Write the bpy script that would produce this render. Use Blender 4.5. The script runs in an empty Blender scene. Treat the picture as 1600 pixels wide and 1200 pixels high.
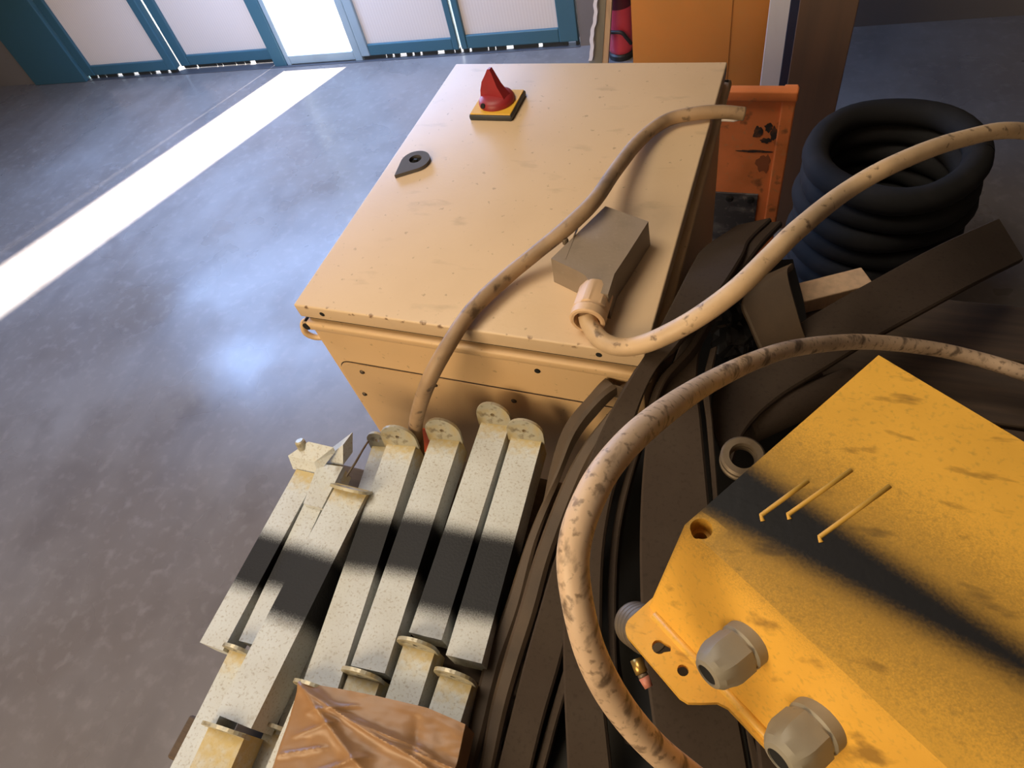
import bpy, bmesh, math, random
import numpy as np
from mathutils import Vector, Matrix, noise

random.seed(7)
SC = bpy.context.scene
COL = SC.collection

# ------------------------------------------------------------------ camera
F_PX = 1027.89
CAM = np.array([0.60817951, -0.46361438, 1.5])
# rows: image right, image down, forward (world axes: x along the cabinet front, y along its depth)
M = np.array([[0.92880589, 0.32137416, -0.18449464],
              [0.15751295, -0.79304502, -0.58844649],
              [-0.33542405, 0.51749227, -0.78720547]])
cd = bpy.data.cameras.new('camera')
cd.sensor_fit = 'HORIZONTAL'
cd.sensor_width = 36.0
cd.lens = F_PX / 1600.0 * 36.0
cd.clip_start = 0.02
cam = bpy.data.objects.new('camera', cd)
COL.objects.link(cam)
_u, _s, _v = np.linalg.svd(M)
R = _u @ _v
cam.matrix_world = Matrix(((R[0][0], -R[1][0], -R[2][0], CAM[0]),
                           (R[0][1], -R[1][1], -R[2][1], CAM[1]),
                           (R[0][2], -R[1][2], -R[2][2], CAM[2]),
                           (0, 0, 0, 1)))
SC.camera = cam

# ------------------------------------------------------------------ colour management, world, lights
SC.view_settings.view_transform = 'Standard'
SC.view_settings.look = 'None'
SC.view_settings.gamma = 1.0
SC.view_settings.use_curve_mapping = False
SC.view_settings.exposure = 0.0
try:
    SC.cycles.use_denoising = True
    SC.cycles.max_bounces = 8
    SC.cycles.sample_clamp_indirect = 6.0
except Exception:
    pass

world = bpy.data.worlds.new('sky')
SC.world = world
world.use_nodes = True
wn = world.node_tree.nodes
bg = wn['Background']
sky = wn.new('ShaderNodeTexSky')
sky.sky_type = 'NISHITA'
sky.sun_disc = False
sky.sun_elevation = math.radians(38)
sky.sun_rotation = math.radians(20)
world.node_tree.links.new(sky.outputs[0], bg.inputs[0])
bg.inputs[1].default_value = 0.25

def lamp(name, kind, loc, target, energy, color, size=1.0, size_y=None, spread=None):
    ld = bpy.data.lights.new(name, kind)
    ld.energy = energy
    ld.color = color
    if kind == 'AREA':
        ld.shape = 'RECTANGLE'
        ld.size = size
        ld.size_y = size_y or size
        if spread:
            ld.spread = math.radians(spread)
    o = bpy.data.objects.new(name, ld)
    COL.objects.link(o)
    o.location = loc
    d = Vector(target) - Vector(loc)
    o.rotation_euler = d.to_track_quat('-Z', 'Y').to_euler()
    return o

sun = lamp('sun', 'SUN', (1.0, 6.0, 5.0), (0, 0, 0), 46.0, (1.0, 0.96, 0.90))
_el, _h = math.radians(40), Vector((-0.34, -0.94, 0)).normalized()
sun.rotation_euler = Vector((_h.x * math.cos(_el), _h.y * math.cos(_el), -math.sin(_el))).to_track_quat('-Z', 'Y').to_euler()
sun.data.angle = math.radians(1.6)
# daylight of the glazed upper half of the door wall
lamp('door_daylight', 'AREA', (-1.6, 1.86, 1.2), (-1.2, 1.30, 0.0), 104, (0.36, 0.55, 1.0), 2.3, 0.8)
# hall lamp overhead, then an added fill from the front
lamp('hall_and_fill_lamp', 'AREA', (-0.7, 0.1, 3.05), (-0.1, 0.0, 0.9), 37, (1.0, 0.88, 0.71), 1.2, 1.2)
lamp('hall_and_fill_lamp', 'AREA', (-0.7, -2.3, 2.0), (0.2, 0.0, 0.8), 62, (1.0, 0.77, 0.48), 1.5, 1.1)  # unseen warm fill, added to brighten the cabinet front

# ------------------------------------------------------------------ helpers
def ray(x, y):
    return M.T @ np.array([(x - 800) / F_PX, (y - 600) / F_PX, 1.0])
def at(x, y, z):
    """world point at height z that the photograph shows at pixel (x, y)"""
    d = ray(x, y)
    return Vector(CAM + d * ((z - CAM[2]) / d[2]))
def at_t(x, y, t):
    return Vector(CAM + ray(x, y) * t)
def at_y(x, y, Y):
    d = ray(x, y)
    return Vector(CAM + d * ((Y - CAM[1]) / d[1]))
def at_x(x, y, X):
    d = ray(x, y)
    return Vector(CAM + d * ((X - CAM[0]) / d[0]))

ROOTS = {}
def origin(o):
    v = Vector((0, 0, 0))
    while o is not None:
        v += o.location
        o = o.parent
    return v

def tag(o, label=None, cat=None, group=None, kind=None):
    if label: o['label'] = label
    if cat: o['category'] = cat
    if group: o['group'] = group
    if kind: o['kind'] = kind
    return o

def thing(name, label, cat, loc, group=None):
    o = bpy.data.objects.new(name, None)
    o.empty_display_size = 0.05
    COL.objects.link(o)
    o.location = loc
    return tag(o, label, cat, group)

def obj(name, bm, m, parent=None, smooth=False, loc=None, attrs=None):
    """bm holds world coordinates; the object's own origin is its parent's (or loc)"""
    off = origin(parent) if parent is not None else Vector(loc or (0, 0, 0))
    me = bpy.data.meshes.new(name)
    bmesh.ops.recalc_face_normals(bm, faces=bm.faces[:])
    if attrs:
        vals = {k: [fn(v.co) for v in bm.verts] for k, fn in attrs.items()}
    for v in bm.verts:
        v.co -= off
    bm.to_mesh(me)
    bm.free()
    if attrs:
        for k, a in vals.items():
            at_ = me.attributes.new(k, 'FLOAT', 'POINT')
            at_.data.foreach_set('value', a)
    if smooth:
        for p in me.polygons:
            p.use_smooth = True
        if smooth != True:
            try:
                me.set_sharp_from_angle(angle=math.radians(smooth))
            except Exception:
                pass
    for mm in (m if isinstance(m, (list, tuple)) else [m]):
        me.materials.append(mm)
    o = bpy.data.objects.new(name, me)
    COL.objects.link(o)
    if parent is not None:
        o.parent = parent
    else:
        o.location = off
    return o

def struct(name, bm, m, parent=None, **k):
    o = obj(name, bm, m, parent, **k)
    if parent is None:
        o['kind'] = 'structure'
    return o

def add_box(bm, lo, hi, bevel=0.0, seg=2, mtx=None):
    r = bmesh.ops.create_cube(bm, size=1.0)
    vs = r['verts']
    for v in vs:
        v.co = Vector((lo[i] + (v.co[i] + 0.5) * (hi[i] - lo[i]) for i in range(3)))
    if bevel > 0:
        es = list({e for v in vs for e in v.link_edges})
        r2 = bmesh.ops.bevel(bm, geom=es, offset=bevel, segments=seg, profile=0.5, affect='EDGES')
        vs = [v for v in r2['verts']] 
        vs = list({v for f in r2['faces'] for v in f.verts} | set(vs))
    if mtx is not None:
        bmesh.ops.transform(bm, matrix=mtx, verts=[v for v in vs if v.is_valid])
    return bm

def nb():
    return bmesh.new()

def box(lo, hi, bevel=0.0, seg=2, mtx=None):
    return add_box(nb(), lo, hi, bevel, seg, mtx)

def add_hex(bm, p):
    """closed hexahedron from 8 points: 4 of one face, then the 4 opposite"""
    v = [bm.verts.new(q) for q in p]
    for f in ((0, 1, 2, 3), (7, 6, 5, 4), (0, 4, 5, 1), (1, 5, 6, 2), (2, 6, 7, 3), (3, 7, 4, 0)):
        bm.faces.new([v[i] for i in f])
    return v

def bevel_all(bm, off, seg=2, ang=25):
    es = [e for e in bm.edges if len(e.link_faces) == 2 and e.calc_face_angle(0) > math.radians(ang)]
    bmesh.ops.bevel(bm, geom=es, offset=off, segments=seg, profile=0.5, affect='EDGES', clamp_overlap=True)
    return bm

def catmull(pts, n=10):
    P = [Vector(p) for p in pts]
    P = [P[0] * 2 - P[1]] + P + [P[-1] * 2 - P[-2]]
    out = []
    for i in range(1, len(P) - 2):
        for k in range(n):
            t = k / n
            a, b, c, d = P[i - 1], P[i], P[i + 1], P[i + 2]
            out.append(0.5 * ((2 * b) + (c - a) * t + (2 * a - 5 * b + 4 * c - d) * t * t + (3 * b - a - 3 * c + d) * t ** 3))
    out.append(P[-2])
    return out

def add_tube(bm, pts, r, seg=16, caps=True):
    pts = [Vector(p) for p in pts]
    n = len(pts)
    rr = r if callable(r) else (lambda t: r)
    T = [(pts[min(i + 1, n - 1)] - pts[max(i - 1, 0)]).normalized() for i in range(n)]
    up = Vector((0, 0, 1)) if abs(T[0].z) < 0.9 else Vector((1, 0, 0))
    N = (up - T[0] * up.dot(T[0])).normalized()
    rings = []
    for i in range(n):
        N = (N - T[i] * N.dot(T[i])).normalized()
        B = T[i].cross(N)
        q = rr(i / (n - 1))
        rings.append([bm.verts.new(pts[i] + (N * math.cos(a) + B * math.sin(a)) * q)
                      for a in (2 * math.pi * k / seg for k in range(seg))])
    for i in range(n - 1):
        for k in range(seg):
            bm.faces.new((rings[i][k], rings[i][(k + 1) % seg], rings[i + 1][(k + 1) % seg], rings[i + 1][k]))
    if caps:
        bm.faces.new(rings[0][::-1])
        bm.faces.new(rings[-1])
    return bm

def lathe(prof, mtx=None, seg=32, bm=None):
    """prof: (r, h) from bottom to top around local z"""
    bm = bm or nb()
    rings = []
    for r, h in prof:
        if r < 1e-6:
            rings.append([bm.verts.new((0, 0, h))])
        else:
            rings.append([bm.verts.new((r * math.cos(a), r * math.sin(a), h)) for a in (2 * math.pi * k / seg for k in range(seg))])
    for a, b in zip(rings, rings[1:]):
        for k in range(seg):
            q = [a[k % len(a)], a[(k + 1) % len(a)], b[(k + 1) % len(b)], b[k % len(b)]]
            q = [v for i, v in enumerate(q) if v not in q[:i]]
            if len(q) > 2:
                bm.faces.new(q)
    if len(rings[0]) > 1: bm.faces.new(rings[0][::-1])
    if len(rings[-1]) > 1: bm.faces.new(rings[-1])
    if mtx is not None:
        bmesh.ops.transform(bm, matrix=mtx, verts=[v for r in rings for v in r])
    return bm

def frame(o, z, x=None):
    """matrix with local z along z, at o"""
    z = Vector(z).normalized()
    x = Vector(x) if x is not None else (Vector((1, 0, 0)) if abs(z.x) < 0.9 else Vector((0, 1, 0)))
    x = (x - z * x.dot(z)).normalized()
    y = z.cross(x)
    return Matrix(((x.x, y.x, z.x, o[0]), (x.y, y.y, z.y, o[1]), (x.z, y.z, z.z, o[2]), (0, 0, 0, 1)))

def plate(outer, holes, t, mtx, bev=0.0):
    """flat plate with through holes: outlines in local xy, thickness t along local z"""
    bm = nb()
    edges = []
    for loop in [outer] + list(holes):
        vs = [bm.verts.new((p[0], p[1], 0)) for p in loop]
        edges += [bm.edges.new((vs[i], vs[(i + 1) % len(vs)])) for i in range(len(vs))]
    bmesh.ops.triangle_fill(bm, use_beauty=True, use_dissolve=False, edges=edges)
    r = bmesh.ops.extrude_face_region(bm, geom=bm.faces[:])
    for g in r['geom']:
        if isinstance(g, bmesh.types.BMVert):
            g.co.z += t
    bmesh.ops.transform(bm, matrix=mtx, verts=bm.verts[:])
    return bm

def circle(cx, cy, r, n=20):
    return [(cx + r * math.cos(2 * math.pi * k / n), cy + r * math.sin(2 * math.pi * k / n)) for k in range(n)]

def add_ribbon(bm, secs, thick, n=8, bow=0.0):
    """secs: (left point, right point); a strap of that width and of the given thickness"""
    L = catmull([s[0] for s in secs], n)
    Rr = catmull([s[1] for s in secs], n)
    m = len(L)
    rows = []
    for i in range(m):
        w = (Rr[i] - L[i])
        d = ((L[min(i + 1, m - 1)] + Rr[min(i + 1, m - 1)]) - (L[max(i - 1, 0)] + Rr[max(i - 1, 0)]))
        nn = w.cross(d).normalized()
        if nn.z < 0 and abs(nn.z) > 0.05: nn = -nn
        wn_ = w.normalized()
        e = min(thick * 0.3, w.length * 0.2)
        top = [L[i] + wn_ * 0 - nn * e, L[i] + wn_ * e, L[i] + w * 0.35 + nn * bow, L[i] + w * 0.65 + nn * bow, Rr[i] - wn_ * e, Rr[i] - nn * e]
        rows.append([bm.verts.new(p) for p in top] +
                    [bm.verts.new(Rr[i] - nn * thick), bm.verts.new(L[i] - nn * thick)])
    K = 8
    for i in range(m - 1):
        for k in range(K):
            bm.faces.new((rows[i][k], rows[i][(k + 1) % K], rows[i + 1][(k + 1) % K], rows[i + 1][k]))
    bm.faces.new(rows[0][::-1])
    bm.faces.new(rows[-1])
    return bm

# ------------------------------------------------------------------ materials
def srgb(r, g, b):
    f = lambda c: (c / 255 / 12.92) if c / 255 <= 0.04045 else ((c / 255 + 0.055) / 1.055) ** 2.4
    return (f(r), f(g), f(b), 1)

def mat(name, base, rough=0.5, metal=0.0, layers=(), bump=0.0, bump_scale=60, spec=0.5, rough_var=0.0, coat=0.0):
    """layers: (noise scale, low, high, colour[, stretch]) mixed over the base where noise lies above the ramp"""
    m = bpy.data.materials.new(name)
    m.use_nodes = True
    nt = m.node_tree
    p = nt.nodes['Principled BSDF']
    p.inputs['Roughness'].default_value = rough
    p.inputs['Metallic'].default_value = metal
    p.inputs['Specular IOR Level'].default_value = spec
    if coat:
        p.inputs['Coat Weight'].default_value = coat
        p.inputs['Coat Roughness'].default_value = 0.25
    tc = nt.nodes.new('ShaderNodeTexCoord')
    rgb = nt.nodes.new('ShaderNodeRGB')
    rgb.outputs[0].default_value = base
    cur = rgb.outputs[0]
    for i, l in enumerate(layers):
        sc, lo, hi, colr = l[:4]
        mp = nt.nodes.new('ShaderNodeMapping')
        mp.inputs['Location'].default_value = (i * 3.7, i * 1.3, 0.7 * i)
        if len(l) > 4:
            mp.inputs['Scale'].default_value = l[4]
        nt.links.new(tc.outputs['Object'], mp.inputs[0])
        nz = nt.nodes.new('ShaderNodeTexNoise')
        nz.inputs['Scale'].default_value = sc
        nz.inputs['Detail'].default_value = 5
        nt.links.new(mp.outputs[0], nz.inputs['Vector'])
        rp = nt.nodes.new('ShaderNodeMapRange')
        rp.inputs[1].default_value = lo
        rp.inputs[2].default_value = hi
        rp.clamp = True
        nt.links.new(nz.outputs[0], rp.inputs[0])
        mx = nt.nodes.new('ShaderNodeMix')
        mx.data_type = 'RGBA'
        mu = nt.nodes.new('ShaderNodeMath')
        mu.operation = 'MULTIPLY'
        mu.inputs[1].default_value = colr[3] if len(colr) > 3 else 1.0
        nt.links.new(rp.outputs[0], mu.inputs[0])
        nt.links.new(mu.outputs[0], mx.inputs['Factor'])
        nt.links.new(cur, mx.inputs[6])
        mx.inputs[7].default_value = tuple(colr[:3]) + (1,)
        cur = mx.outputs[2]
    nt.links.new(cur, p.inputs['Base Color'])
    if bump:
        nz = nt.nodes.new('ShaderNodeTexNoise')
        nz.inputs['Scale'].default_value = bump_scale
        nz.inputs['Detail'].default_value = 4
        nt.links.new(tc.outputs['Object'], nz.inputs['Vector'])
        b = nt.nodes.new('ShaderNodeBump')
        b.inputs['Strength'].default_value = bump
        b.inputs['Distance'].default_value = 0.002
        nt.links.new(nz.outputs[0], b.inputs['Height'])
        nt.links.new(b.outputs[0], p.inputs['Normal'])
    m['cur'] = 0
    return m

def mix_over(m, colr, build):
    """put one more colour over a mat() material; build(nodes, links, texcoord) returns the mask socket"""
    nt = m.node_tree
    p = nt.nodes['Principled BSDF']
    src = p.inputs['Base Color'].links[0].from_socket
    mx = nt.nodes.new('ShaderNodeMix')
    mx.data_type = 'RGBA'
    nt.links.new(build(nt), mx.inputs['Factor'])
    nt.links.new(src, mx.inputs[6])
    mx.inputs[7].default_value = colr
    nt.links.new(mx.outputs[2], p.inputs['Base Color'])
    return m

def attr_mask(name, lo, hi, nscale=400, namt=0.5, amount=1.0, invert=False):
    """mask from a vertex attribute: 0 at lo, 1 at hi, broken up by speckle like a spray edge"""
    def build(nt):
        a = nt.nodes.new('ShaderNodeAttribute')
        a.attribute_name = name
        nz = nt.nodes.new('ShaderNodeTexNoise')
        nz.inputs['Scale'].default_value = nscale
        tc = nt.nodes.new('ShaderNodeTexCoord')
        nt.links.new(tc.outputs['Object'], nz.inputs['Vector'])
        s = nt.nodes.new('ShaderNodeMath'); s.operation = 'SUBTRACT'; s.inputs[1].default_value = 0.5
        nt.links.new(nz.outputs[0], s.inputs[0])
        mu = nt.nodes.new('ShaderNodeMath'); mu.operation = 'MULTIPLY_ADD'; mu.inputs[1].default_value = namt * abs(hi - lo)
        nt.links.new(s.outputs[0], mu.inputs[0])
        nt.links.new(a.outputs['Fac'], mu.inputs[2])
        r = nt.nodes.new('ShaderNodeMapRange')
        r.interpolation_type = 'SMOOTHSTEP'
        r.inputs[1].default_value = lo
        r.inputs[2].default_value = hi
        r.inputs[3].default_value = 0.0
        r.inputs[4].default_value = amount
        nt.links.new(mu.outputs[0], r.inputs[0])
        return r.outputs[0]
    return build

CREAM = (0.69, 0.50, 0.315, 1)
M_cream = mat('cream_enamel', CREAM, 0.42, layers=[
    (7, 0.45, 0.75, (0.60, 0.42, 0.25, 0.5)),
    (90, 0.66, 0.72, (0.30, 0.20, 0.11, 0.55)),
    (14, 0.62, 0.74, (0.42, 0.30, 0.18, 0.45), (1, 2.5, 1))], bump=0.06, bump_scale=200)
def _chips(nt):
    # paint chipped to brown along the lid's front edge
    tc = nt.nodes.new('ShaderNodeTexCoord'); sp = nt.nodes.new('ShaderNodeSeparateXYZ')
    nt.links.new(tc.outputs['Object'], sp.inputs[0])
    r = nt.nodes.new('ShaderNodeMapRange'); r.inputs[1].default_value = -0.3045; r.inputs[2].default_value = -0.3105
    nt.links.new(sp.outputs['Y'], r.inputs[0])
    nz = nt.nodes.new('ShaderNodeTexNoise'); nz.inputs['Scale'].default_value = 75
    nt.links.new(tc.outputs['Object'], nz.inputs['Vector'])
    r2 = nt.nodes.new('ShaderNodeMapRange'); r2.inputs[1].default_value = 0.60; r2.inputs[2].default_value = 0.66
    nt.links.new(nz.outputs[0], r2.inputs[0])
    r3 = nt.nodes.new('ShaderNodeMapRange'); r3.inputs[1].default_value = 0.893; r3.inputs[2].default_value = 0.898
    nt.links.new(sp.outputs['Z'], r3.inputs[0])
    m1 = nt.nodes.new('ShaderNodeMath'); m1.operation = 'MULTIPLY'
    nt.links.new(r.outputs[0], m1.inputs[0]); nt.links.new(r2.outputs[0], m1.inputs[1])
    m2 = nt.nodes.new('ShaderNodeMath'); m2.operation = 'MULTIPLY'
    nt.links.new(m1.outputs[0], m2.inputs[0]); nt.links.new(r3.outputs[0], m2.inputs[1])
    return m2.outputs[0]
mix_over(M_cream, (0.16, 0.075, 0.035, 1), _chips)
M_cream_front = mat('cream_enamel_front', (0.68, 0.45, 0.235, 1), 0.45, layers=[  # same enamel as the lid, the front's warmer light put into the colour
    (6, 0.45, 0.75, (0.60, 0.42, 0.24, 0.5)),
    (110, 0.66, 0.71, (0.28, 0.18, 0.10, 0.5))], bump=0.05, bump_scale=200)
M_seam = mat('dark_seam', (0.05, 0.035, 0.025, 1), 0.7)
M_rubber_seal = mat('rubber_seal', (0.03, 0.027, 0.025, 1), 0.6)
M_screw = mat('dark_screw', (0.10, 0.075, 0.055, 1), 0.5, 0.6)
M_hole = mat('hole_black', (0.008, 0.007, 0.006, 1), 0.9)
M_red_knob = mat('red_plastic', srgb(150, 38, 42), 0.45, layers=[(30, 0.5, 0.8, (0.16, 0.02, 0.025, 0.5))])
M_yellow_plate = mat('yellow_plate', srgb(226, 176, 60), 0.45, layers=[(40, 0.55, 0.8, (0.5, 0.33, 0.09, 0.4))])
M_black_plastic = mat('black_plastic', (0.03, 0.032, 0.036, 1), 0.45, layers=[(30, 0.5, 0.8, (0.07, 0.065, 0.06, 0.5))])
M_lock = mat('grey_lock', (0.085, 0.075, 0.075, 1), 0.7, layers=[(25, 0.5, 0.8, (0.13, 0.12, 0.11, 0.5))])
M_orange_label = mat('orange_label', srgb(235, 92, 20), 0.5, layers=[(30, 0.5, 0.8, (0.5, 0.08, 0.01, 0.4))])
M_hood = mat('grey_diecast', (0.26, 0.20, 0.15, 1), 0.55, layers=[(30, 0.5, 0.75, (0.16, 0.13, 0.10, 0.5)), (160, 0.62, 0.72, (0.32, 0.26, 0.2, 0.5))], bump=0.1, bump_scale=250)
M_gland_beige = mat('beige_gland', srgb(214, 178, 140), 0.5, layers=[(60, 0.55, 0.75, (0.35, 0.23, 0.14, 0.6))])
M_cable_brown = mat('dirty_tan_sheath', srgb(166, 136, 104), 0.55, layers=[
    (22, 0.42, 0.7, (0.20, 0.13, 0.075, 0.8)), (70, 0.58, 0.70, (0.06, 0.035, 0.02, 0.8), (1, 0.5, 1))], bump=0.12, bump_scale=120)
M_cable_pale = mat('pale_tan_sheath', srgb(208, 176, 138), 0.5, layers=[
    (20, 0.45, 0.75, (0.36, 0.24, 0.14, 0.6)), (90, 0.60, 0.70, (0.12, 0.07, 0.04, 0.8))], bump=0.12, bump_scale=120)
M_cable_thick = mat('scuffed_beige_sheath', srgb(206, 176, 146), 0.5, layers=[
    (26, 0.48, 0.72, (0.38, 0.26, 0.17, 0.6), (1, 0.5, 1)), (80, 0.56, 0.68, (0.07, 0.042, 0.026, 0.8), (1, 0.3, 1)), (170, 0.56, 0.68, (0.14, 0.085, 0.05, 0.7))], bump=0.15, bump_scale=120)
M_belt = mat('brown_black_rubber', (0.048, 0.033, 0.024, 1), 0.8, layers=[(15, 0.45, 0.75, (0.058, 0.042, 0.031, 0.8)), (200, 0.55, 0.75, (0.028, 0.020, 0.015, 0.6))], bump=0.1, bump_scale=500, spec=0.2)
M_belt_brown = mat('earth_brown_rubber', (0.085, 0.055, 0.033, 1), 0.65, layers=[(18, 0.45, 0.75, (0.045, 0.030, 0.02, 0.8))], bump=0.1, bump_scale=500)
M_ring = mat('worn_steel_ring', (0.17, 0.13, 0.09, 1), 0.5, 0.4, layers=[(50, 0.45, 0.7, (0.10, 0.07, 0.045, 0.8))])
M_brass = mat('brass', (0.55, 0.34, 0.10, 1), 0.35, 0.8)
M_redtip = mat('pale_red_tip', srgb(190, 120, 100), 0.5)
M_yellow = mat('yellow_housing_paint', srgb(232, 176, 70), 0.42, layers=[
    (14, 0.45, 0.75, (0.62, 0.33, 0.045, 0.6)), (45, 0.61, 0.72, (0.16, 0.08, 0.02, 0.7), (0.5, 1.6, 0.6)), (260, 0.55, 0.75, (0.40, 0.24, 0.05, 0.5))], bump=0.1, bump_scale=150)
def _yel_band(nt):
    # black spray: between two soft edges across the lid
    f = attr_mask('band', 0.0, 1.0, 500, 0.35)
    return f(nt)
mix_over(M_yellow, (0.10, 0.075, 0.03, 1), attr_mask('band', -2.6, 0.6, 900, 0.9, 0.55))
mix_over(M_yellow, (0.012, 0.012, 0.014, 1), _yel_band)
M_yellow_rib = mat('yellow_rib', srgb(206, 158, 66), 0.5)
M_gland_grey = mat('grey_gland', (0.27, 0.235, 0.175, 1), 0.5, layers=[(30, 0.5, 0.75, (0.20, 0.17, 0.13, 0.6))], bump=0.06, bump_scale=200)
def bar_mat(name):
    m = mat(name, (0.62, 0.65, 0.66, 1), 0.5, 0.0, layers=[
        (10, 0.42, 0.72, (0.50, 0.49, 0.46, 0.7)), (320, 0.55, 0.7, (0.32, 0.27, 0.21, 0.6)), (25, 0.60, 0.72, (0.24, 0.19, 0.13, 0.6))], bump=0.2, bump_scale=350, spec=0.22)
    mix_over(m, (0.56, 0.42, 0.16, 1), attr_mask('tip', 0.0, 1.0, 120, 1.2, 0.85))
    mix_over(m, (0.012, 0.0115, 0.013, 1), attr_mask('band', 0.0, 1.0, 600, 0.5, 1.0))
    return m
M_bar = bar_mat('silver_paint_with_black_spray')
M_lug = mat('lug_zinc', (0.48, 0.46, 0.38, 1), 0.40, 0.3, layers=[(35, 0.50, 0.70, (0.55, 0.40, 0.14, 0.8)), (90, 0.58, 0.7, (0.16, 0.12, 0.08, 0.7))], bump=0.2, bump_scale=200)
M_paper = mat('brown_wrap', (0.31, 0.165, 0.072, 1), 0.42, layers=[(9, 0.42, 0.72, (0.28, 0.135, 0.055, 0.7)), (40, 0.55, 0.75, (0.45, 0.25, 0.11, 0.5))], bump=0.15, bump_scale=60)
M_wood_dark = mat('dark_plank', (0.055, 0.035, 0.022, 1), 0.75, layers=[(8, 0.4, 0.7, (0.09, 0.055, 0.032, 0.8), (1, 12, 1))], bump=0.3, bump_scale=80)
M_steel_dark = mat('dark_steel', (0.035, 0.033, 0.032, 1), 0.5, 0.4)
M_batten = mat('batten_wood', (0.10, 0.065, 0.038, 1), 0.8, layers=[(20, 0.4, 0.7, (0.05, 0.03, 0.02, 0.7), (1, 10, 1))])

# floor: worn grey concrete, slightly polished
M_floor = mat('worn_concrete', (0.165, 0.140, 0.125, 1), 0.30, layers=[
    (1.6, 0.40, 0.68, (0.22, 0.20, 0.19, 0.9)), (7, 0.48, 0.75, (0.125, 0.105, 0.095, 0.5)), (30, 0.52, 0.72, (0.25, 0.22, 0.205, 0.5)),
    (2.2, 0.55, 0.75, (0.11, 0.095, 0.09, 0.4), (3, 0.6, 1))], bump=0.10, bump_scale=18)
_nt = M_floor.node_tree
_n = _nt.nodes.new('ShaderNodeTexNoise'); _n.inputs['Scale'].default_value = 2.6; _n.inputs['Detail'].default_value = 4
_r = _nt.nodes.new('ShaderNodeMapRange'); _r.inputs[1].default_value = 0.35; _r.inputs[2].default_value = 0.68; _r.inputs[3].default_value = 0.20; _r.inputs[4].default_value = 0.46
_t = _nt.nodes.new('ShaderNodeTexCoord')
_nt.links.new(_t.outputs['Object'], _n.inputs['Vector']); _nt.links.new(_n.outputs[0], _r.inputs[0])
_nt.links.new(_r.outputs[0], _nt.nodes['Principled BSDF'].inputs['Roughness'])
M_wall = mat('grey_plaster', (0.20, 0.17, 0.15, 1), 0.85, layers=[(2, 0.4, 0.7, (0.16, 0.135, 0.12, 0.7))], bump=0.2, bump_scale=40)
M_ceiling = mat('ceiling_paint', (0.30, 0.27, 0.24, 1), 0.9)
M_outside = mat('sunlit_pavement', (0.62, 0.60, 0.56, 1), 0.9, layers=[(3, 0.4, 0.7, (0.52, 0.5, 0.47, 0.6))])
M_teal = mat('teal_aluminium', srgb(62, 100, 112), 0.4, 0.1, layers=[(6, 0.45, 0.7, (0.05, 0.13, 0.18, 0.5))])
M_teal_grey = mat('pale_aluminium', srgb(150, 166, 172), 0.45, 0.1, layers=[(6, 0.45, 0.7, (0.21, 0.26, 0.28, 0.5))])
M_brush = mat('brush_seal', (0.05, 0.06, 0.07, 1), 0.8)

M_pane = bpy.data.materials.new('fluted_opal_sheet')
M_pane.use_nodes = True
nt = M_pane.node_tree
for n_ in list(nt.nodes):
    if n_.type != 'OUTPUT_MATERIAL': nt.nodes.remove(n_)
out = [n_ for n_ in nt.nodes if n_.type == 'OUTPUT_MATERIAL'][0]
tcn = nt.nodes.new('ShaderNodeTexCoord')
wv = nt.nodes.new('ShaderNodeTexWave'); wv.inputs['Scale'].default_value = 22.0; wv.bands_direction = 'X'
nt.links.new(tcn.outputs['Object'], wv.inputs['Vector'])
cr = nt.nodes.new('ShaderNodeMix'); cr.data_type = 'RGBA'
cr.inputs[6].default_value = (0.70, 0.62, 0.56, 1); cr.inputs[7].default_value = (0.66, 0.575, 0.515, 1)
nt.links.new(wv.outputs[1], cr.inputs['Factor'])
tr = nt.nodes.new('ShaderNodeBsdfTranslucent'); nt.links.new(cr.outputs[2], tr.inputs[0])
df = nt.nodes.new('ShaderNodeBsdfDiffuse'); nt.links.new(cr.outputs[2], df.inputs[0])
ms = nt.nodes.new('ShaderNodeMixShader'); ms.inputs[0].default_value = 0.90
nt.links.new(tr.outputs[0], ms.inputs[1]); nt.links.new(df.outputs[0], ms.inputs[2])
nt.links.new(ms.outputs[0], out.inputs[0])

M_carton = mat('orange_brown_board', srgb(214, 140, 68), 0.6, layers=[(5, 0.42, 0.72, (0.52, 0.235, 0.055, 0.6)), (60, 0.5, 0.75, (0.58, 0.28, 0.08, 0.3))], bump=0.08, bump_scale=90)
M_orange = mat('worn_orange_paint', srgb(236, 134, 74), 0.5, layers=[
    (9, 0.45, 0.7, (0.52, 0.15, 0.035, 0.7)), (28, 0.62, 0.72, (0.14, 0.06, 0.025, 0.7)), (70, 0.58, 0.7, (0.62, 0.27, 0.10, 0.5))], bump=0.15, bump_scale=90)
M_blackmark = mat('black_stencil_ink', (0.03, 0.022, 0.018, 1), 0.7, layers=[(40, 0.5, 0.65, (0.25, 0.08, 0.025, 0.6))])
M_greyplate = mat('scuffed_grey_plate', (0.055, 0.052, 0.055, 1), 0.35, layers=[(22, 0.5, 0.7, (0.22, 0.20, 0.19, 0.8), (1, 1, 2)), (60, 0.6, 0.7, (0.36, 0.30, 0.26, 0.6))])
M_white_board = mat('white_sheet', srgb(212, 212, 224), 0.4, layers=[(10, 0.45, 0.7, (0.48, 0.47, 0.52, 0.6), (1, 1, 0.3))])
M_navy = mat('navy_paint', srgb(30, 40, 66), 0.45)
M_brown_board = mat('brown_sheet', srgb(98, 76, 62), 0.65, layers=[(6, 0.4, 0.7, (0.07, 0.05, 0.04, 0.7), (4, 1, 0.4))])
M_timber = mat('pale_timber', srgb(212, 176, 140), 0.6, layers=[(14, 0.4, 0.7, (0.42, 0.28, 0.18, 0.6), (6, 6, 0.5))])
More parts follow.
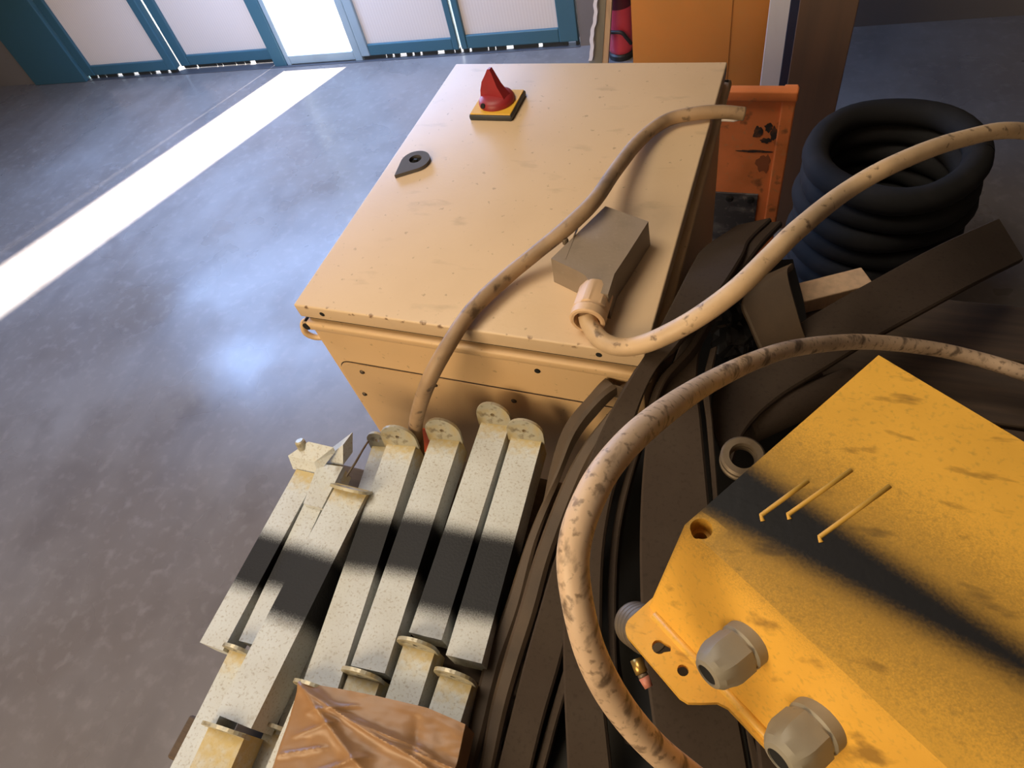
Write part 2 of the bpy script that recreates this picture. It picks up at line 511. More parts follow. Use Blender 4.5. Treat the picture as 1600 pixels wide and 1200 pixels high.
M_greyboard = mat('grey_green_board', srgb(140, 132, 116), 0.7, layers=[(8, 0.4, 0.7, (0.19, 0.175, 0.14, 0.7), (6, 6, 0.5))])
M_film = mat('white_film', srgb(235, 225, 222), 0.35)
M_ext_red = mat('extinguisher_red', srgb(214, 70, 84), 0.3)
M_ext_dark = mat('extinguisher_label', srgb(90, 26, 38), 0.5)
M_hose = mat('black_hose', (0.02, 0.018, 0.018, 1), 0.5)
M_tarp = mat('black_rubber_coil', (0.018, 0.017, 0.017, 1), 0.8, layers=[(12, 0.5, 0.75, (0.035, 0.03, 0.028, 0.6))], spec=0.2)

# ------------------------------------------------------------------ room shell
D0 = at(430, 105, 0)
D1 = at(905, 72, 0)
E1 = (D1 - D0).normalized()                       # along the door wall
NW = Vector((-E1.y, E1.x, 0))                     # outwards
def dw(s, t, z):
    """point of the door wall: s along it, t outwards, z up"""
    return Vector((D0.x, D0.y, 0)) + E1 * s + NW * t + Vector((0, 0, z))
DWM = Matrix(((E1.x, NW.x, 0, D0.x), (E1.y, NW.y, 0, D0.y), (0, 0, 1, 0), (0, 0, 0, 1)))
def dbox(lo, hi, bevel=0.0, bm=None):
    return add_box(bm or nb(), lo, hi, bevel, 2, DWM)

struct('floor', box((-5.2, -3.6, -0.12), (2.2, 2.66, 0.0)), M_floor)
HZ = 3.25
SL, SR = -1.62, 1.615
b = nb()
dbox((SR, 0.0, -0.02), (4.3, 0.22, HZ), bm=b)
dbox((-3.4, 0.0, -0.02), (SL, 0.22, HZ), bm=b)
dbox((SL, 0.0, 2.12), (SR, 0.22, HZ), bm=b)
struct('wall_back', b, M_wall)
struct('wall_left', box((-5.3, -3.6, 0), (-5.1, 3.0, HZ)), M_wall)
struct('wall_right', box((2.1, -3.6, 0), (2.3, 3.2, HZ)), mat('dark_low_bounce', (0.07, 0.055, 0.045, 1), 0.85))  # unseen wall, kept dark to cut bounce onto the cabinet's right side
struct('wall_front', box((-5.3, -3.75, 0), (2.3, -3.55, HZ)), M_wall)
struct('ceiling', box((-5.3, -3.75, HZ), (2.3, 3.2, HZ + 0.12)), M_ceiling)
g = nb()
add_box(g, (-14, 2.2, -0.16), (14, 22, -0.005))
struct('ground_outside', g, M_outside)
struct('trim_1', dbox((SL, -0.012, 0.0), (SR, 0.035, 0.003), 0.001), mat('shaded_floor_track', (0.10, 0.10, 0.11, 1), 0.5, 0.4))  # track in dark grey, the shadow beneath the doors put into its colour

def leaf(name, s0, s1, stile_l, stile_r, rail, t0, m, pane=True, m_left=None):
    """one door leaf: stiles, rails, opal sheet"""
    d = thing(name, None, None, dw(s0, t0, 0))
    d['kind'] = 'structure'
    z0 = 0.024
    obj('stile', dbox((s0, t0, z0), (s0 + stile_l, t0 + 0.045, 2.10), 0.004), m_left or m, d)
    obj('stile', dbox((s1 - stile_r, t0, z0), (s1, t0 + 0.045, 2.10), 0.004), m, d)
    obj('rail', dbox((s0 + stile_l, t0 + 0.003, z0), (s1 - stile_r, t0 + 0.042, rail), 0.004), m, d)
    obj('rail', dbox((s0 + stile_l, t0 + 0.003, 2.02), (s1 - stile_r, t0 + 0.042, 2.10), 0.004), m, d)
    obj('rail', dbox((s0 + stile_l, t0 + 0.003, 1.0), (s1 - stile_r, t0 + 0.042, 1.07), 0.004), m, d)
    if pane:
        obj('pane', dbox((s0 + stile_l - 0.005, t0 + 0.016, rail - 0.005), (s1 - stile_r + 0.005, t0 + 0.026, 1.01)), M_pane, d)
        obj('pane', dbox((s0 + stile_l - 0.005, t0 + 0.016, 1.06), (s1 - stile_r + 0.005, t0 + 0.026, 2.03)), M_pane, d)
    # ragged brush strip under the leaf, daylight in its gaps
    s = s0
    bm = nb()
    while s < s1:
        w = random.choice((0.03, 0.05, 0.08, 0.12))
        dbox((s, t0 + 0.018, 0.0032), (min(s + w, s1), t0 + 0.026, z0 + 0.004), bm=bm)
        s += w + random.choice((0.006, 0.012, 0.02, 0.035))
    obj('brush_seal', bm, M_brush, d)
    return d

leaf('door_1', -0.60, 0.0, 0.06, 0.016, 0.078, 0.03, M_teal)
# fixed post left of the open bay, its daylit edge painted as a paler strip
post = thing('door_2', None, None, dw(0, 0, 0)); post['kind'] = 'structure'
obj('stile', dbox((0.0, 0.0, 0.0), (0.075, 0.035, 2.12), 0.005), M_teal, post)
obj('lit_edge', dbox((0.075, 0.005, 0.0), (0.100, 0.030, 2.12), 0.004), M_teal_grey, post)
obj('sill', dbox((0.100, 0.004, 0.006), (0.474, 0.03, 0.050), 0.004), M_teal_grey, post)
obj('stile', dbox((0.474, 0.0, 0.0), (0.516, 0.035, 2.12), 0.005), M_teal_grey, post)
leaf('door_3', 0.518, 1.036, 0.046, 0.030, 0.078, -0.005, M_teal, m_left=M_teal_grey)
leaf('door_4', 1.048, 1.608, 0.030, 0.086, 0.085, -0.005, M_teal)
leaf('door_5', -1.24, -0.612, 0.06, 0.05, 0.078, -0.005, M_teal)
struct('trim_2', dbox((-1.64, -0.02, 0.0), (-1.25, 0.2, 2.12), 0.004), M_teal)

# ------------------------------------------------------------------ cream cabinet
W, L, H = 0.492, 0.621, 0.90
cab = thing('electrical_cabinet', 'cream enamelled metal cabinet with red switch and hinged lid', 'cabinet', (W / 2, L / 2, 0))
b = nb()
add_box(b, (0.003, 0.004, 0.06), (W - 0.003, L - 0.004, 0.858), 0.004)
obj('body', b, M_cream_front, cab, smooth=30)
# rolled rim that stands proud of the lid
b = nb()
rz0, rz1 = 0.853, 0.868
add_box(b, (-0.002, -0.006, rz0), (W + 0.009, 0.012, rz1), 0.0045, 3)
add_box(b, (-0.002, L - 0.010, rz0), (W + 0.009, L + 0.006, rz1), 0.0045, 3)
add_box(b, (-0.002, -0.006, rz0), (0.012, L + 0.006, rz1), 0.0045, 3)
add_box(b, (W - 0.008, -0.006, rz0), (W + 0.009, L + 0.006, rz1), 0.0045, 3)
obj('rim', b, M_cream_front, cab, smooth=40)
obj('seal', box((0.008, 0.006, 0.865), (W - 0.004, L - 0.008, 0.878)), M_rubber_seal, cab)
lid = obj('lid_door', box((0, 0, 0.8755), (W, L, 0.90), 0.0025, 3), M_cream, cab, smooth=40)
obj('plinth', box((0.02, 0.02, 0.0), (W - 0.02, L - 0.02, 0.062), 0.003), M_steel_dark, cab)
# screw holes in the lid flange and body
def yscrew(p, r=0.0045, m=M_screw, parent=cab, name='screw', out_=0.0025):
    obj(name, lathe([(r, -0.002), (r, out_ * 0.4), (r * 0.6, out_)], frame(p, (0, -1, 0)), 14), m, parent)
yscrew((0.043, 0.0, 0.888), 0.004, M_hole, out_=0.0008, name='screw_hole')
yscrew((0.437, 0.0, 0.888), 0.004, M_hole, out_=0.0008, name='screw_hole')
yscrew((0.006, -0.006, 0.861), 0.006, M_hole, out_=0.0008, name='corner_hole')
yscrew((0.349, 0.003, 0.83), 0.004, M_hole, out_=0.0012, name='screw_hole')
# access panel on the front with rounded corners
def rrect(x0, z0, x1, z1, r, n=6):
    pts = []
    for cx, cz, a0 in ((x1 - r, z0 + r, -90), (x1 - r, z1 - r, 0), (x0 + r, z1 - r, 90), (x0 + r, z0 + r, 180)):
        for k in range(n + 1):
            a = math.radians(a0 + 90 * k / n)
            pts.append((cx + r * math.cos(a), cz + r * math.sin(a)))
    return pts
fm = Matrix(((1, 0, 0, 0), (0, 0, -1, 0.0038), (0, 1, 0, 0), (0, 0, 0, 1)))
obj('panel_gasket', plate(rrect(0.0125, 0.3185, 0.4795, 0.7755, 0.022), [], 0.0010, fm), M_seam, cab)
ap = obj('access_panel', plate(rrect(0.014, 0.32, 0.478, 0.774, 0.021), [], 0.0030, fm), M_cream_front, cab)
for p in ((0.052, 0.757), (0.029, 0.692), (0.178, 0.757), (0.302, 0.752), (0.44, 0.757), (0.029, 0.5), (0.463, 0.6)):
    yscrew((p[0], 0.0008, p[1]), 0.0042, M_screw, ap)
obj('orange_label', box((0.085, -0.0005, 0.53), (0.125, 0.0008, 0.615)), M_orange_label, cab)
# ring handle on the left side
hp = [(0.006, 0.020, 0.836), (-0.012, 0.016, 0.846), (-0.020, 0.012, 0.842), (-0.020, 0.007, 0.828), (-0.010, 0.009, 0.818), (0.006, 0.013, 0.816)]
obj('ring_handle', add_tube(nb(), catmull(hp, 8), 0.0048, 12), M_cream_front, cab, smooth=True)

# rotary main switch
sw = obj('switch_base', box((0.0985, 0.442, 0.899), (0.176, 0.520, 0.9095), 0.003), M_black_plastic, cab, smooth=40)
obj('switch_plate', box((0.101, 0.4445, 0.9090), (0.1735, 0.5175, 0.9112), 0.0006), M_yellow_plate, sw)
KX, KY = 0.137, 0.482
b = lathe([(0.031, 0.911), (0.031, 0.916), (0.028, 0.921), (0.021, 0.9245), (0.0, 0.926)], Matrix.Translation((KX, KY, 0)), 36)
kn = obj('switch_knob', b, M_red_knob, sw, smooth=35)
rot = Matrix.Translation((KX, KY, 0)) @ Matrix.Rotation(math.radians(-14), 4, 'Z')
b = nb()
prof = [(-0.026, 0.916), (-0.024, 0.932), (-0.019, 0.946), (-0.009, 0.960), (-0.004, 0.968), (0.001, 0.969), (0.004, 0.962), (0.011, 0.942), (0.020, 0.928), (0.027, 0.916)]
fr_, bk_ = [], []
for x_, z_ in prof:
    th = 0.0100 - 0.0065 * (z_ - 0.916) / 0.053
    fr_.append(b.verts.new(rot @ Vector((x_, -th, z_)))); bk_.append(b.verts.new(rot @ Vector((x_, th, z_))))
b.faces.new(fr_); b.faces.new(bk_[::-1])
for i in range(len(prof)):
    j = (i + 1) % len(prof)
    b.faces.new((fr_[i], fr_[j], bk_[j], bk_[i]))
bevel_all(b, 0.0014, 2)
obj('switch_grip', b, M_red_knob, sw, smooth=35)
obj('padlock_hole', lathe([(0.0042, 0), (0.0042, 0.002)], frame((KX - 0.014, KY - 0.0265, 0.9185), (-0.3, -0.8, 0.5)), 12), M_hole, sw)

# teardrop lock
cx, cy, r = 0.050, 0.322, 0.0245
tip = Vector((0.031, 0.281))
pts = []
c2 = Vector((cx, cy))
dt = (tip - c2)
al = math.acos(r / dt.length)
a0 = math.atan2(dt.y, dt.x)
for k in range(25):
    a = a0 + al + (2 * math.pi - 2 * al) * k / 24
    pts.append((cx + r * math.cos(a), cy + r * math.sin(a)))
pts.append((tip.x, tip.y))
b = plate(pts, [circle(cx - 0.001, cy + 0.003, 0.0105)], 0.0065, Matrix.Translation((0, 0, 0.8995)))
lk = obj('lock', b, M_lock, cab)
obj('keyhole', lathe([(0.0105, 0.8995), (0.0105, 0.9005)], Matrix.Translation((cx - 0.001, cy + 0.003, 0)), 20), M_hole, lk)
obj('key_pin', box((cx - 0.0035, cy + 0.0015, 0.900), (cx + 0.0015, cy + 0.0045, 0.9055)), M_steel_dark, lk)

# ------------------------------------------------------------------ benches under the clutter
def bench(name, label, x0, y0, x1, y1, z, planks):
    t = thing(name, label, 'bench', ((x0 + x1) / 2, (y0 + y1) / 2, 0))
    for sx in (x0 + 0.03, x1 - 0.03):
        for sy in (y0 + 0.03, y1 - 0.03):
            obj('leg', box((sx - 0.02, sy - 0.02, 0), (sx + 0.02, sy + 0.02, z - 0.06), 0.003), M_steel_dark, t)
    b = nb()
    add_box(b, (x0, y0, z - 0.07), (x1, y0 + 0.04, z - 0.03)); add_box(b, (x0, y1 - 0.04, z - 0.07), (x1, y1, z - 0.03))
    add_box(b, (x0, y0 + 0.04, z - 0.07), (x0 + 0.04, y1 - 0.04, z - 0.03)); add_box(b, (x1 - 0.04, y0 + 0.04, z - 0.07), (x1, y1 - 0.04, z - 0.03))
    obj('frame', b, M_steel_dark, t)
    w = (y1 - y0) / planks
    for k in range(planks):
        obj('plank', box((x0, y0 + k * w + 0.003, z - 0.03), (x1, y0 + (k + 1) * w - 0.003, z - random.uniform(0, 0.002)), 0.003), M_wood_dark, t)
    return t
bench('workbench', 'dark planked bench carrying the silver bars', 0.075, -0.86, 0.415, -0.06, 0.66, 7)
bench('workbench', 'dark planked bench under the rubber belts and yellow housing', 0.512, -0.86, 1.05, 0.38, 0.66, 11)

# ------------------------------------------------------------------ silver bars
BZ = 0.76
BW = 0.040
def bar_group():
    pass
def add_lug(parent, p, dirv, w, h=0.030, lean=0.0, t=0.004, hole=True):
    """round-topped lug standing across the end of a bar; dirv points along the bar (far end)"""
    x = Vector((dirv.y, -dirv.x, 0)).normalized()
    zz = (Vector((0, 0, 1)) * math.cos(lean) + dirv * math.sin(lean)).normalized()
    nrm = x.cross(zz)
    h *= 1.12
    hw = w / 2 + 0.004
    pts = [(-hw, -0.006), (hw, -0.006), (hw, h * 0.35)]
    for k in range(1, 12):
        a = math.pi * k / 12
        pts.append((hw * math.cos(a), h * 0.35 + h * 0.65 * math.sin(a)))
    pts.append((-hw, h * 0.35))
    mtx = Matrix(((x.x, zz.x, nrm.x, p.x), (x.y, zz.y, nrm.y, p.y), (x.z, zz.z, nrm.z, p.z), (0, 0, 0, 1)))
    b = plate(pts, [circle(0.0, h * 0.45, 0.0032, 12)] if hole else [], t, mtx)
    return obj('lug', b, M_lug, parent)

def bar(label, fl, fr, nl, nr, zt=BZ, hgt=0.040, band=None, lug=True, lug_h=0.030, lean=0.15, group=None, tipd=0.035, slot=False):
    """rectangular steel bar; far-left, far-right, near-left, near-right corners of its top as seen, at height zt"""
    FL, FR, NL, NR = at(*fl, zt), at(*fr, zt), at(*nl, zt), at(*nr, zt)
    # square it: axis through the mid points, constant width
    a, c = (FL + FR) / 2, (NL + NR) / 2
    d = (a - c).normalized()
    x = Vector((d.y, -d.x, 0))
    w = min(max((((FR - FL).dot(x)) + ((NR - NL).dot(x))) / 2, 0.02), 0.052)
    t = thing('steel_bar', label, 'bar', (a.x, a.y, zt - hgt), group)
    P = []
    for q in (a, c):
        for sgn in (-1, 1):
            P.append(q + x * sgn * w / 2)
    lo = Vector((0, 0, -hgt))
    b = nb()
    add_hex(b, [P[0], P[1], P[3], P[2], P[0] + lo, P[1] + lo, P[3] + lo, P[2] + lo])
    bevel_all(b, 0.0035, 3)
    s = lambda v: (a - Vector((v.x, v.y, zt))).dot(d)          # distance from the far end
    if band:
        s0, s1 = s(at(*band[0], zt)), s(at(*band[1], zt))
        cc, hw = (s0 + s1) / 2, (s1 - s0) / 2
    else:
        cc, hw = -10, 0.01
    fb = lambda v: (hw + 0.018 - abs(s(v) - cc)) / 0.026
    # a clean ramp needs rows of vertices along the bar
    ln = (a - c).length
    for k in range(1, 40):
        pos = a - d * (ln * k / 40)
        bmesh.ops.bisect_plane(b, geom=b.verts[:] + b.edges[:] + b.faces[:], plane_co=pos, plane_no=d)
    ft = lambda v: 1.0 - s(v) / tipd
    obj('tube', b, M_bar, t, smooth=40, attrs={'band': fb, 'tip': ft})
    if lug:
        lp = Vector((a.x, a.y, zt)) - d * 0.001
        add_lug(t, lp, d, w, lug_h, lean)
    return t, a, c, d, x, w

GR = 'silver painted bars on the bench'
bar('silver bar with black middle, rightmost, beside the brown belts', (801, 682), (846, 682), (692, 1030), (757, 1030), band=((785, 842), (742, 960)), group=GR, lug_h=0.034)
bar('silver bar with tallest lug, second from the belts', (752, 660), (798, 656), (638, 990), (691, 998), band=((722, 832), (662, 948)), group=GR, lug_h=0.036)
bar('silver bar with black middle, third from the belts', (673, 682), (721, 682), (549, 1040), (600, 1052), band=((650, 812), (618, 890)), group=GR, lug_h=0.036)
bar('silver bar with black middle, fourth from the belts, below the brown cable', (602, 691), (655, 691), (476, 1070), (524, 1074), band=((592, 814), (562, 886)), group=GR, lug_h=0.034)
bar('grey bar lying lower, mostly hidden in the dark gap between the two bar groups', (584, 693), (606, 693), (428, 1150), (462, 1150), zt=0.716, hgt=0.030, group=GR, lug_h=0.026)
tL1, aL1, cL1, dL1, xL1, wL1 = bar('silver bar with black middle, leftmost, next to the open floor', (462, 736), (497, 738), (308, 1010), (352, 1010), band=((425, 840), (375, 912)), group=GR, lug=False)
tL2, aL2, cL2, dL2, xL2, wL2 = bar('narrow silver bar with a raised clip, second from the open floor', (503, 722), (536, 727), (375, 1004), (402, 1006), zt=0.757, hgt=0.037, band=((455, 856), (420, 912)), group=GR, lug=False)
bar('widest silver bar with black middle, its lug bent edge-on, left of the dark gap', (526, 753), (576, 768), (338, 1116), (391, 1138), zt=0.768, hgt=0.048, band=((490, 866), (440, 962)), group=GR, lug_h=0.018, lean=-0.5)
# bent plate and wedge at the end of the two left bars
P0 = at(452, 722, 0.768)
def on(p, z): return at(p[0], p[1], z)
b = nb()
add_hex(b, [on((450, 712), 0.774), on((491, 722), 0.774), on((521, 699), 0.790), on((482, 690), 0.790),
            on((458, 733), 0.758), on((497, 740), 0.758), on((524, 706), 0.780), on((486, 697), 0.780)])
bevel_all(b, 0.002, 2)
obj('bent_lug', b, M_bar, tL1)
obj('pin', lathe([(0.007, 0), (0.007, 0.012), (0.005, 0.014)], frame(on((474, 700), 0.780), (-0.2, 0.3, 1)), 14), M_lug, tL1, smooth=40)
b = nb()
w3 = [on((500, 722), 0.760), on((536, 727), 0.760), on((536, 695), 0.786)]
vv = [b.verts.new(q) for q in w3]; v2 = [b.verts.new(q + Vector((0.004, 0.022, 0))) for q in w3]
b.faces.new(vv); b.faces.new(v2[::-1])
for i in range(3): b.faces.new((vv[i], vv[(i + 1) % 3], v2[(i + 1) % 3], v2[i]))
obj('wedge', b, M_bar, tL2)
b = nb()
q = [on((497, 724), 0.765), on((536, 729), 0.765), on((503, 794), 0.765), on((474, 787), 0.765)]
add_hex(b, q + [p - Vector((0, 0, 0.010)) for p in q])
bevel_all(b, 0.0015, 2)
obj('clip', b, M_bar, tL2)
# wire lying behind the left bars
wb = add_tube(nb(), catmull([on((541, 745), 0.772), on((556, 722), 0.772), on((566, 704), 0.760), on((575, 690), 0.750)], 6), 0.0016, 8)
tag(obj('wire', wb, M_ring, loc=on((541, 745), 0.76)), 'short thin bare wire between the bar ends and the dark gap', 'wire')

# second row, nearer, wrapped in brown sheet
G2 = 'nearer row of silver bars'
Z2 = 0.752
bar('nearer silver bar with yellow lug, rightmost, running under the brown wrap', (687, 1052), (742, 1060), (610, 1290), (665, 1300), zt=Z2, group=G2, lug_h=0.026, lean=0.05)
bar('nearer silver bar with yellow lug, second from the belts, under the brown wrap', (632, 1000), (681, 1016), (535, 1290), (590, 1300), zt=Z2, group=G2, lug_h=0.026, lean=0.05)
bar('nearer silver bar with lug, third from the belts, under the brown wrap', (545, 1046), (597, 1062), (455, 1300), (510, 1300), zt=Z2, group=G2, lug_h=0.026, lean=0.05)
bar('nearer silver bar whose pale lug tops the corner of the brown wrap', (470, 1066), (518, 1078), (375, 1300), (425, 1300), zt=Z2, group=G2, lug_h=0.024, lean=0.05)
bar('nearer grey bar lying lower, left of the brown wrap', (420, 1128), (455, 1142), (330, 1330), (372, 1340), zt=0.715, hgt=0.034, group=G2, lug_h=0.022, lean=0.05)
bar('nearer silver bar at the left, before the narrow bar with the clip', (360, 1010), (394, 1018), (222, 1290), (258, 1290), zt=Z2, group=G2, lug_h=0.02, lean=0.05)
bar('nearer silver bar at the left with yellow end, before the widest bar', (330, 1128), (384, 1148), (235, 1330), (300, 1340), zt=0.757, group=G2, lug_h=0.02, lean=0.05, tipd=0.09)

# battens that carry the bars
for k, (y, zt) in enumerate(((-0.15, 0.688), (-0.33, 0.688), (-0.52, 0.680), (-0.66, 0.680))):
    o = obj('batten', box((0.02, y - 0.025, 0.6605), (0.425, y + 0.025, zt), 0.003), M_batten, loc=(0.2, y, 0.66))
    tag(o, 'dark wooden batten across the bench, %s from the cabinet, under the silver bars' % ('first', 'second', 'third', 'fourth')[k], 'batten', 'battens under the bars')

# ------------------------------------------------------------------ brown wrap
def smoothstep(t):
    t = max(0, min(1, t)); return t * t * (3 - 2 * t)
NU, NV = 130, 96
top = [(456, 1120, 0.735), (470, 1066, 0.772), (530, 1076, 0.775), (592, 1088, 0.775), (668, 1106, 0.774), (728, 1132, 0.772), (741, 1146, 0.735)]
bot = [(372, 1330, 0.720), (392, 1310, 0.768), (470, 1310, 0.772), (540, 1310, 0.772), (620, 1310, 0.770), (690, 1310, 0.766), (700, 1318, 0.720)]
def poly_at(pl, u):
    f = u * (len(pl) - 1); i = min(int(f), len(pl) - 2); t = f - i
    a, c = Vector(on(pl[i][:2], pl[i][2])), Vector(on(pl[i + 1][:2], pl[i + 1][2]))
    return a.lerp(c, t)
folds = [((0.17, 0.0), (0.56, 0.62), 0.010, 0.030), ((0.17, 0.02), (0.85, 0.55), 0.008, 0.022), ((0.56, 0.62), (0.66, 1.0), 0.008, 0.030),
         ((0.24, 0.20), (0.42, 0.10), 0.005, 0.015), ((0.22, 0.36), (0.36, 0.24), 0.006, 0.016), ((0.30, 0.62), (0.50, 0.46), 0.007, 0.022),
         ((0.45, 0.22), (0.74, 0.36), 0.006, 0.018), ((0.60, 0.34), (0.97, 0.46), 0.006, 0.016), ((0.64, 0.1), (0.66, 0.4), -0.004, 0.02), ((0.16, 0.5), (0.34, 0.42), 0.005, 0.014)]
b = nb()
grid = []
for j in range(NV + 1):
    v = j / NV
    row = []
    for i in range(NU + 1):
        u = i / NU
        p = poly_at(top, u).lerp(poly_at(bot, u), v)
        h = 0.0
        for (A_, B_, hh, ww) in folds:
            A2, B2, Q = Vector(A_), Vector(B_), Vector((u, v))
            t = max(0, min(1, (Q - A2).dot(B2 - A2) / (B2 - A2).length_squared))
            dd = (Q - (A2 + (B2 - A2) * t)).length
            h += hh * math.exp(-math.sqrt(dd * dd + 0.00003) / ww) * (0.4 + 0.6 * min(1, 4 * t * (1 - t) + 0.3))
        h += 0.0014 * noise.noise(Vector((u * 9, v * 7, 3.1))) + 0.0005 * noise.noise(Vector((u * 26, v * 22, 1.7)))
        h *= smoothstep(min(u, 1 - u) * 7) * 0.85 + 0.15
        row.append(b.verts.new(p + Vector((0, 0, h))))
    grid.append(row)
for j in range(NV):
    for i in range(NU):
        b.faces.new((grid[j][i], grid[j][i + 1], grid[j + 1][i + 1], grid[j + 1][i]))
r = bmesh.ops.extrude_face_region(b, geom=b.faces[:])
for gme in r['geom']:
    if isinstance(gme, bmesh.types.BMVert): gme.co.z -= 0.0012
wr = obj('brown_wrap', b, M_paper, loc=on((560, 1200), 0.76), smooth=45)
tag(wr, 'crumpled brown plastic wrap folded over the nearer bar ends', 'wrap')

# ------------------------------------------------------------------ rubber belts
def belt(label, secs, m=None, thick=0.008, bow=0.0, group='brown rubber belts', cat='belt'):
    S = [(at(lx, ly, zl), at(rx, ry, zr)) for lx, ly, zl, rx, ry, zr in secs]
    b = add_ribbon(nb(), S, thick, 8, bow)
    base = (S[-1][0] + S[-1][1]) / 2
    o = obj('rubber_belt', b, m or M_belt, loc=(base.x, base.y, base.z - thick), smooth=35)
    return tag(o, label, cat, group)

belt('wide brown-black belt leaning over the cabinet corner, first right of the cabinet',
     [(1150, 352, .78, 1205, 340, .78), (1100, 385, .86, 1172, 372, .86), (1083, 408, .885, 1160, 398, .885), (1056, 460, .905, 1122, 458, .905), (1012, 545, .915, 1062, 535, .915), (985, 590, .905, 1024, 582, .905), (953, 645, .88, 996, 645, .88),
      (925, 705, .86, 975, 715, .86), (900, 780, .84, 955, 785, .84), (886, 860, .82, 943, 865, .82), (880, 960, .80, 940, 965, .80), (880, 1060, .78, 942, 1070, .78), (886, 1200, .75, 956, 1210, .75), (890, 1330, .70, 965, 1340, .70)])
belt('thin dark belt seen edge-on, right beside the wide belt at the cabinet corner',
     [(1110, 470, .885, 1126, 470, .885), (1074, 540, .89, 1086, 540, .89), (1030, 590, .885, 1042, 592, .885), (1006, 650, .865, 1018, 652, .865), (984, 720, .845, 994, 722, .845), (964, 790, .825, 975, 794, .825), (953, 860, .805, 965, 864, .805), (949, 960, .785, 962, 965, .785), (955, 1060, .765, 966, 1066, .765), (975, 1160, .735, 986, 1166, .735)], thick=0.02)
belt('wide belt running straight down under the yellow housing, middle of the pile',
     [(1165, 352, .78, 1222, 345, .78), (1125, 392, .865, 1185, 385, .865), (1090, 470, .875, 1140, 455, .875), (1060, 545, .87, 1100, 530, .87), (1036, 605, .865, 1090, 590, .865), (1014, 660, .855, 1096, 655, .855), (1004, 740, .845, 1104, 740, .845), (1000, 820, .84, 1112, 820, .84),
      (1000, 900, .835, 1122, 900, .835), (1004, 1000, .83, 1136, 1000, .83), (1016, 1100, .82, 1152, 1100, .82), (1032, 1210, .80, 1170, 1200, .80), (1050, 1330, .76, 1188, 1320, .76)])
belt('thin dark belt seen edge-on, between the straight belt and the slanting one',
     [(1110, 545, .865, 1122, 540, .865), (1098, 600, .86, 1110, 600, .86), (1104, 660, .85, 1114, 662, .85), (1111, 740, .84, 1120, 742, .84), (1118, 820, .832, 1126, 822, .832), (1130, 910, .828, 1138, 912, .828), (1148, 1010, .822, 1156, 1012, .822), (1160, 1110, .815, 1170, 1112, .815), (1178, 1210, .795, 1192, 1210, .795), (1196, 1320, .755, 1210, 1320, .755)], thick=0.02)
belt('slanting wide belt passing below the thick arched cable towards the right',
     [(1112, 665, .815, 1140, 735, .815), (1116, 610, .815, 1165, 672, .815), (1165, 560, .81, 1215, 622, .81), (1247, 505, .80, 1290, 575, .80), (1340, 450, .785, 1380, 520, .785), (1460, 385, .78, 1500, 455, .78), (1560, 340, .72, 1600, 405, .72)])
belt('short brown belt falling away to the right behind the pale plug cable',
     [(1240, 410, .845, 1172, 440, .845), (1232, 425, .85, 1160, 470, .85), (1246, 480, .835, 1172, 505, .835), (1262, 530, .80, 1196, 560, .80), (1290, 590, .74, 1225, 620, .74)], m=M_belt_brown)
belt('wide belt on the lower left of the pile, left of the thick arched cable',
     [(952, 668, .84, 985, 672, .84), (920, 720, .82, 955, 735, .82), (890, 800, .80, 935, 805, .80), (868, 866, .785, 915, 866, .785), (843, 950, .77, 895, 955, .77), (820, 1030, .755, 875, 1036, .755), (800, 1110, .745, 852, 1115, .745), (778, 1200, .73, 830, 1204, .73), (752, 1320, .69, 806, 1322, .69)])
belt('narrow brown belt strip, second from the silver bars',
     [(955, 636, .845, 970, 650, .845), (912, 690, .82, 928, 706, .82), (878, 752, .80, 900, 766, .80), (836, 862, .78, 862, 866, .78), (810, 950, .765, 838, 954, .765), (784, 1034, .75, 812, 1036, .75), (764, 1110, .74, 790, 1114, .74), (748, 1200, .725, 770, 1204, .725), (720, 1320, .685, 742, 1324, .685)], m=M_belt_brown, thick=0.016)
belt('dark brown belt nearest the silver bars, curling out from the cabinet corner',
     [(982, 592, .845, 978, 606, .82), (940, 618, .84, 945, 640, .82), (898, 670, .82, 905, 690, .80), (870, 738, .79, 876, 752, .78), (826, 832, .765, 838, 846, .765), (790, 940, .75, 812, 950, .75), (756, 1034, .735, 782, 1038, .735), (732, 1130, .725, 758, 1136, .725), (712, 1220, .71, 736, 1224, .71), (690, 1320, .68, 712, 1324, .68)], m=M_belt_brown, thick=0.018)
belt('narrow belt strip just left of the dark slot under the arched cable',
     [(905, 960, .765, 918, 962, .765), (882, 1040, .75, 896, 1044, .75), (858, 1120, .735, 872, 1124, .735), (834, 1200, .72, 850, 1206, .72), (800, 1310, .685, 816, 1314, .685)], thick=0.014)
belt('wide belt under the yellow housing at the lower right',
     [(1180, 1000, .845, 1290, 990, .845), (1176, 1090, .84, 1290, 1085, .84), (1186, 1190, .83, 1300, 1180, .83), (1200, 1330, .79, 1310, 1320, .79)])
belt('added black sheet under the pile of belts, standing in for the shade in their gaps',
     [(1135, 408, .79, 1240, 405, .70), (1085, 500, .79, 1262, 500, .70), (1022, 620, .78, 1262, 620, .70), (950, 720, .76, 1262, 720, .71), (905, 860, .735, 1250, 860, .72), (860, 1000, .72, 1200, 1000, .72), (815, 1150, .70, 1190, 1150, .71), (775, 1330, .675, 1190, 1330, .68)], m=mat('gap_shade_sheet', (0.011, 0.010, 0.010, 1), 0.7), thick=0.006, group='added black sheet under the belts', cat='sheet')  # added; near-black colour stands in for the shade between the belts
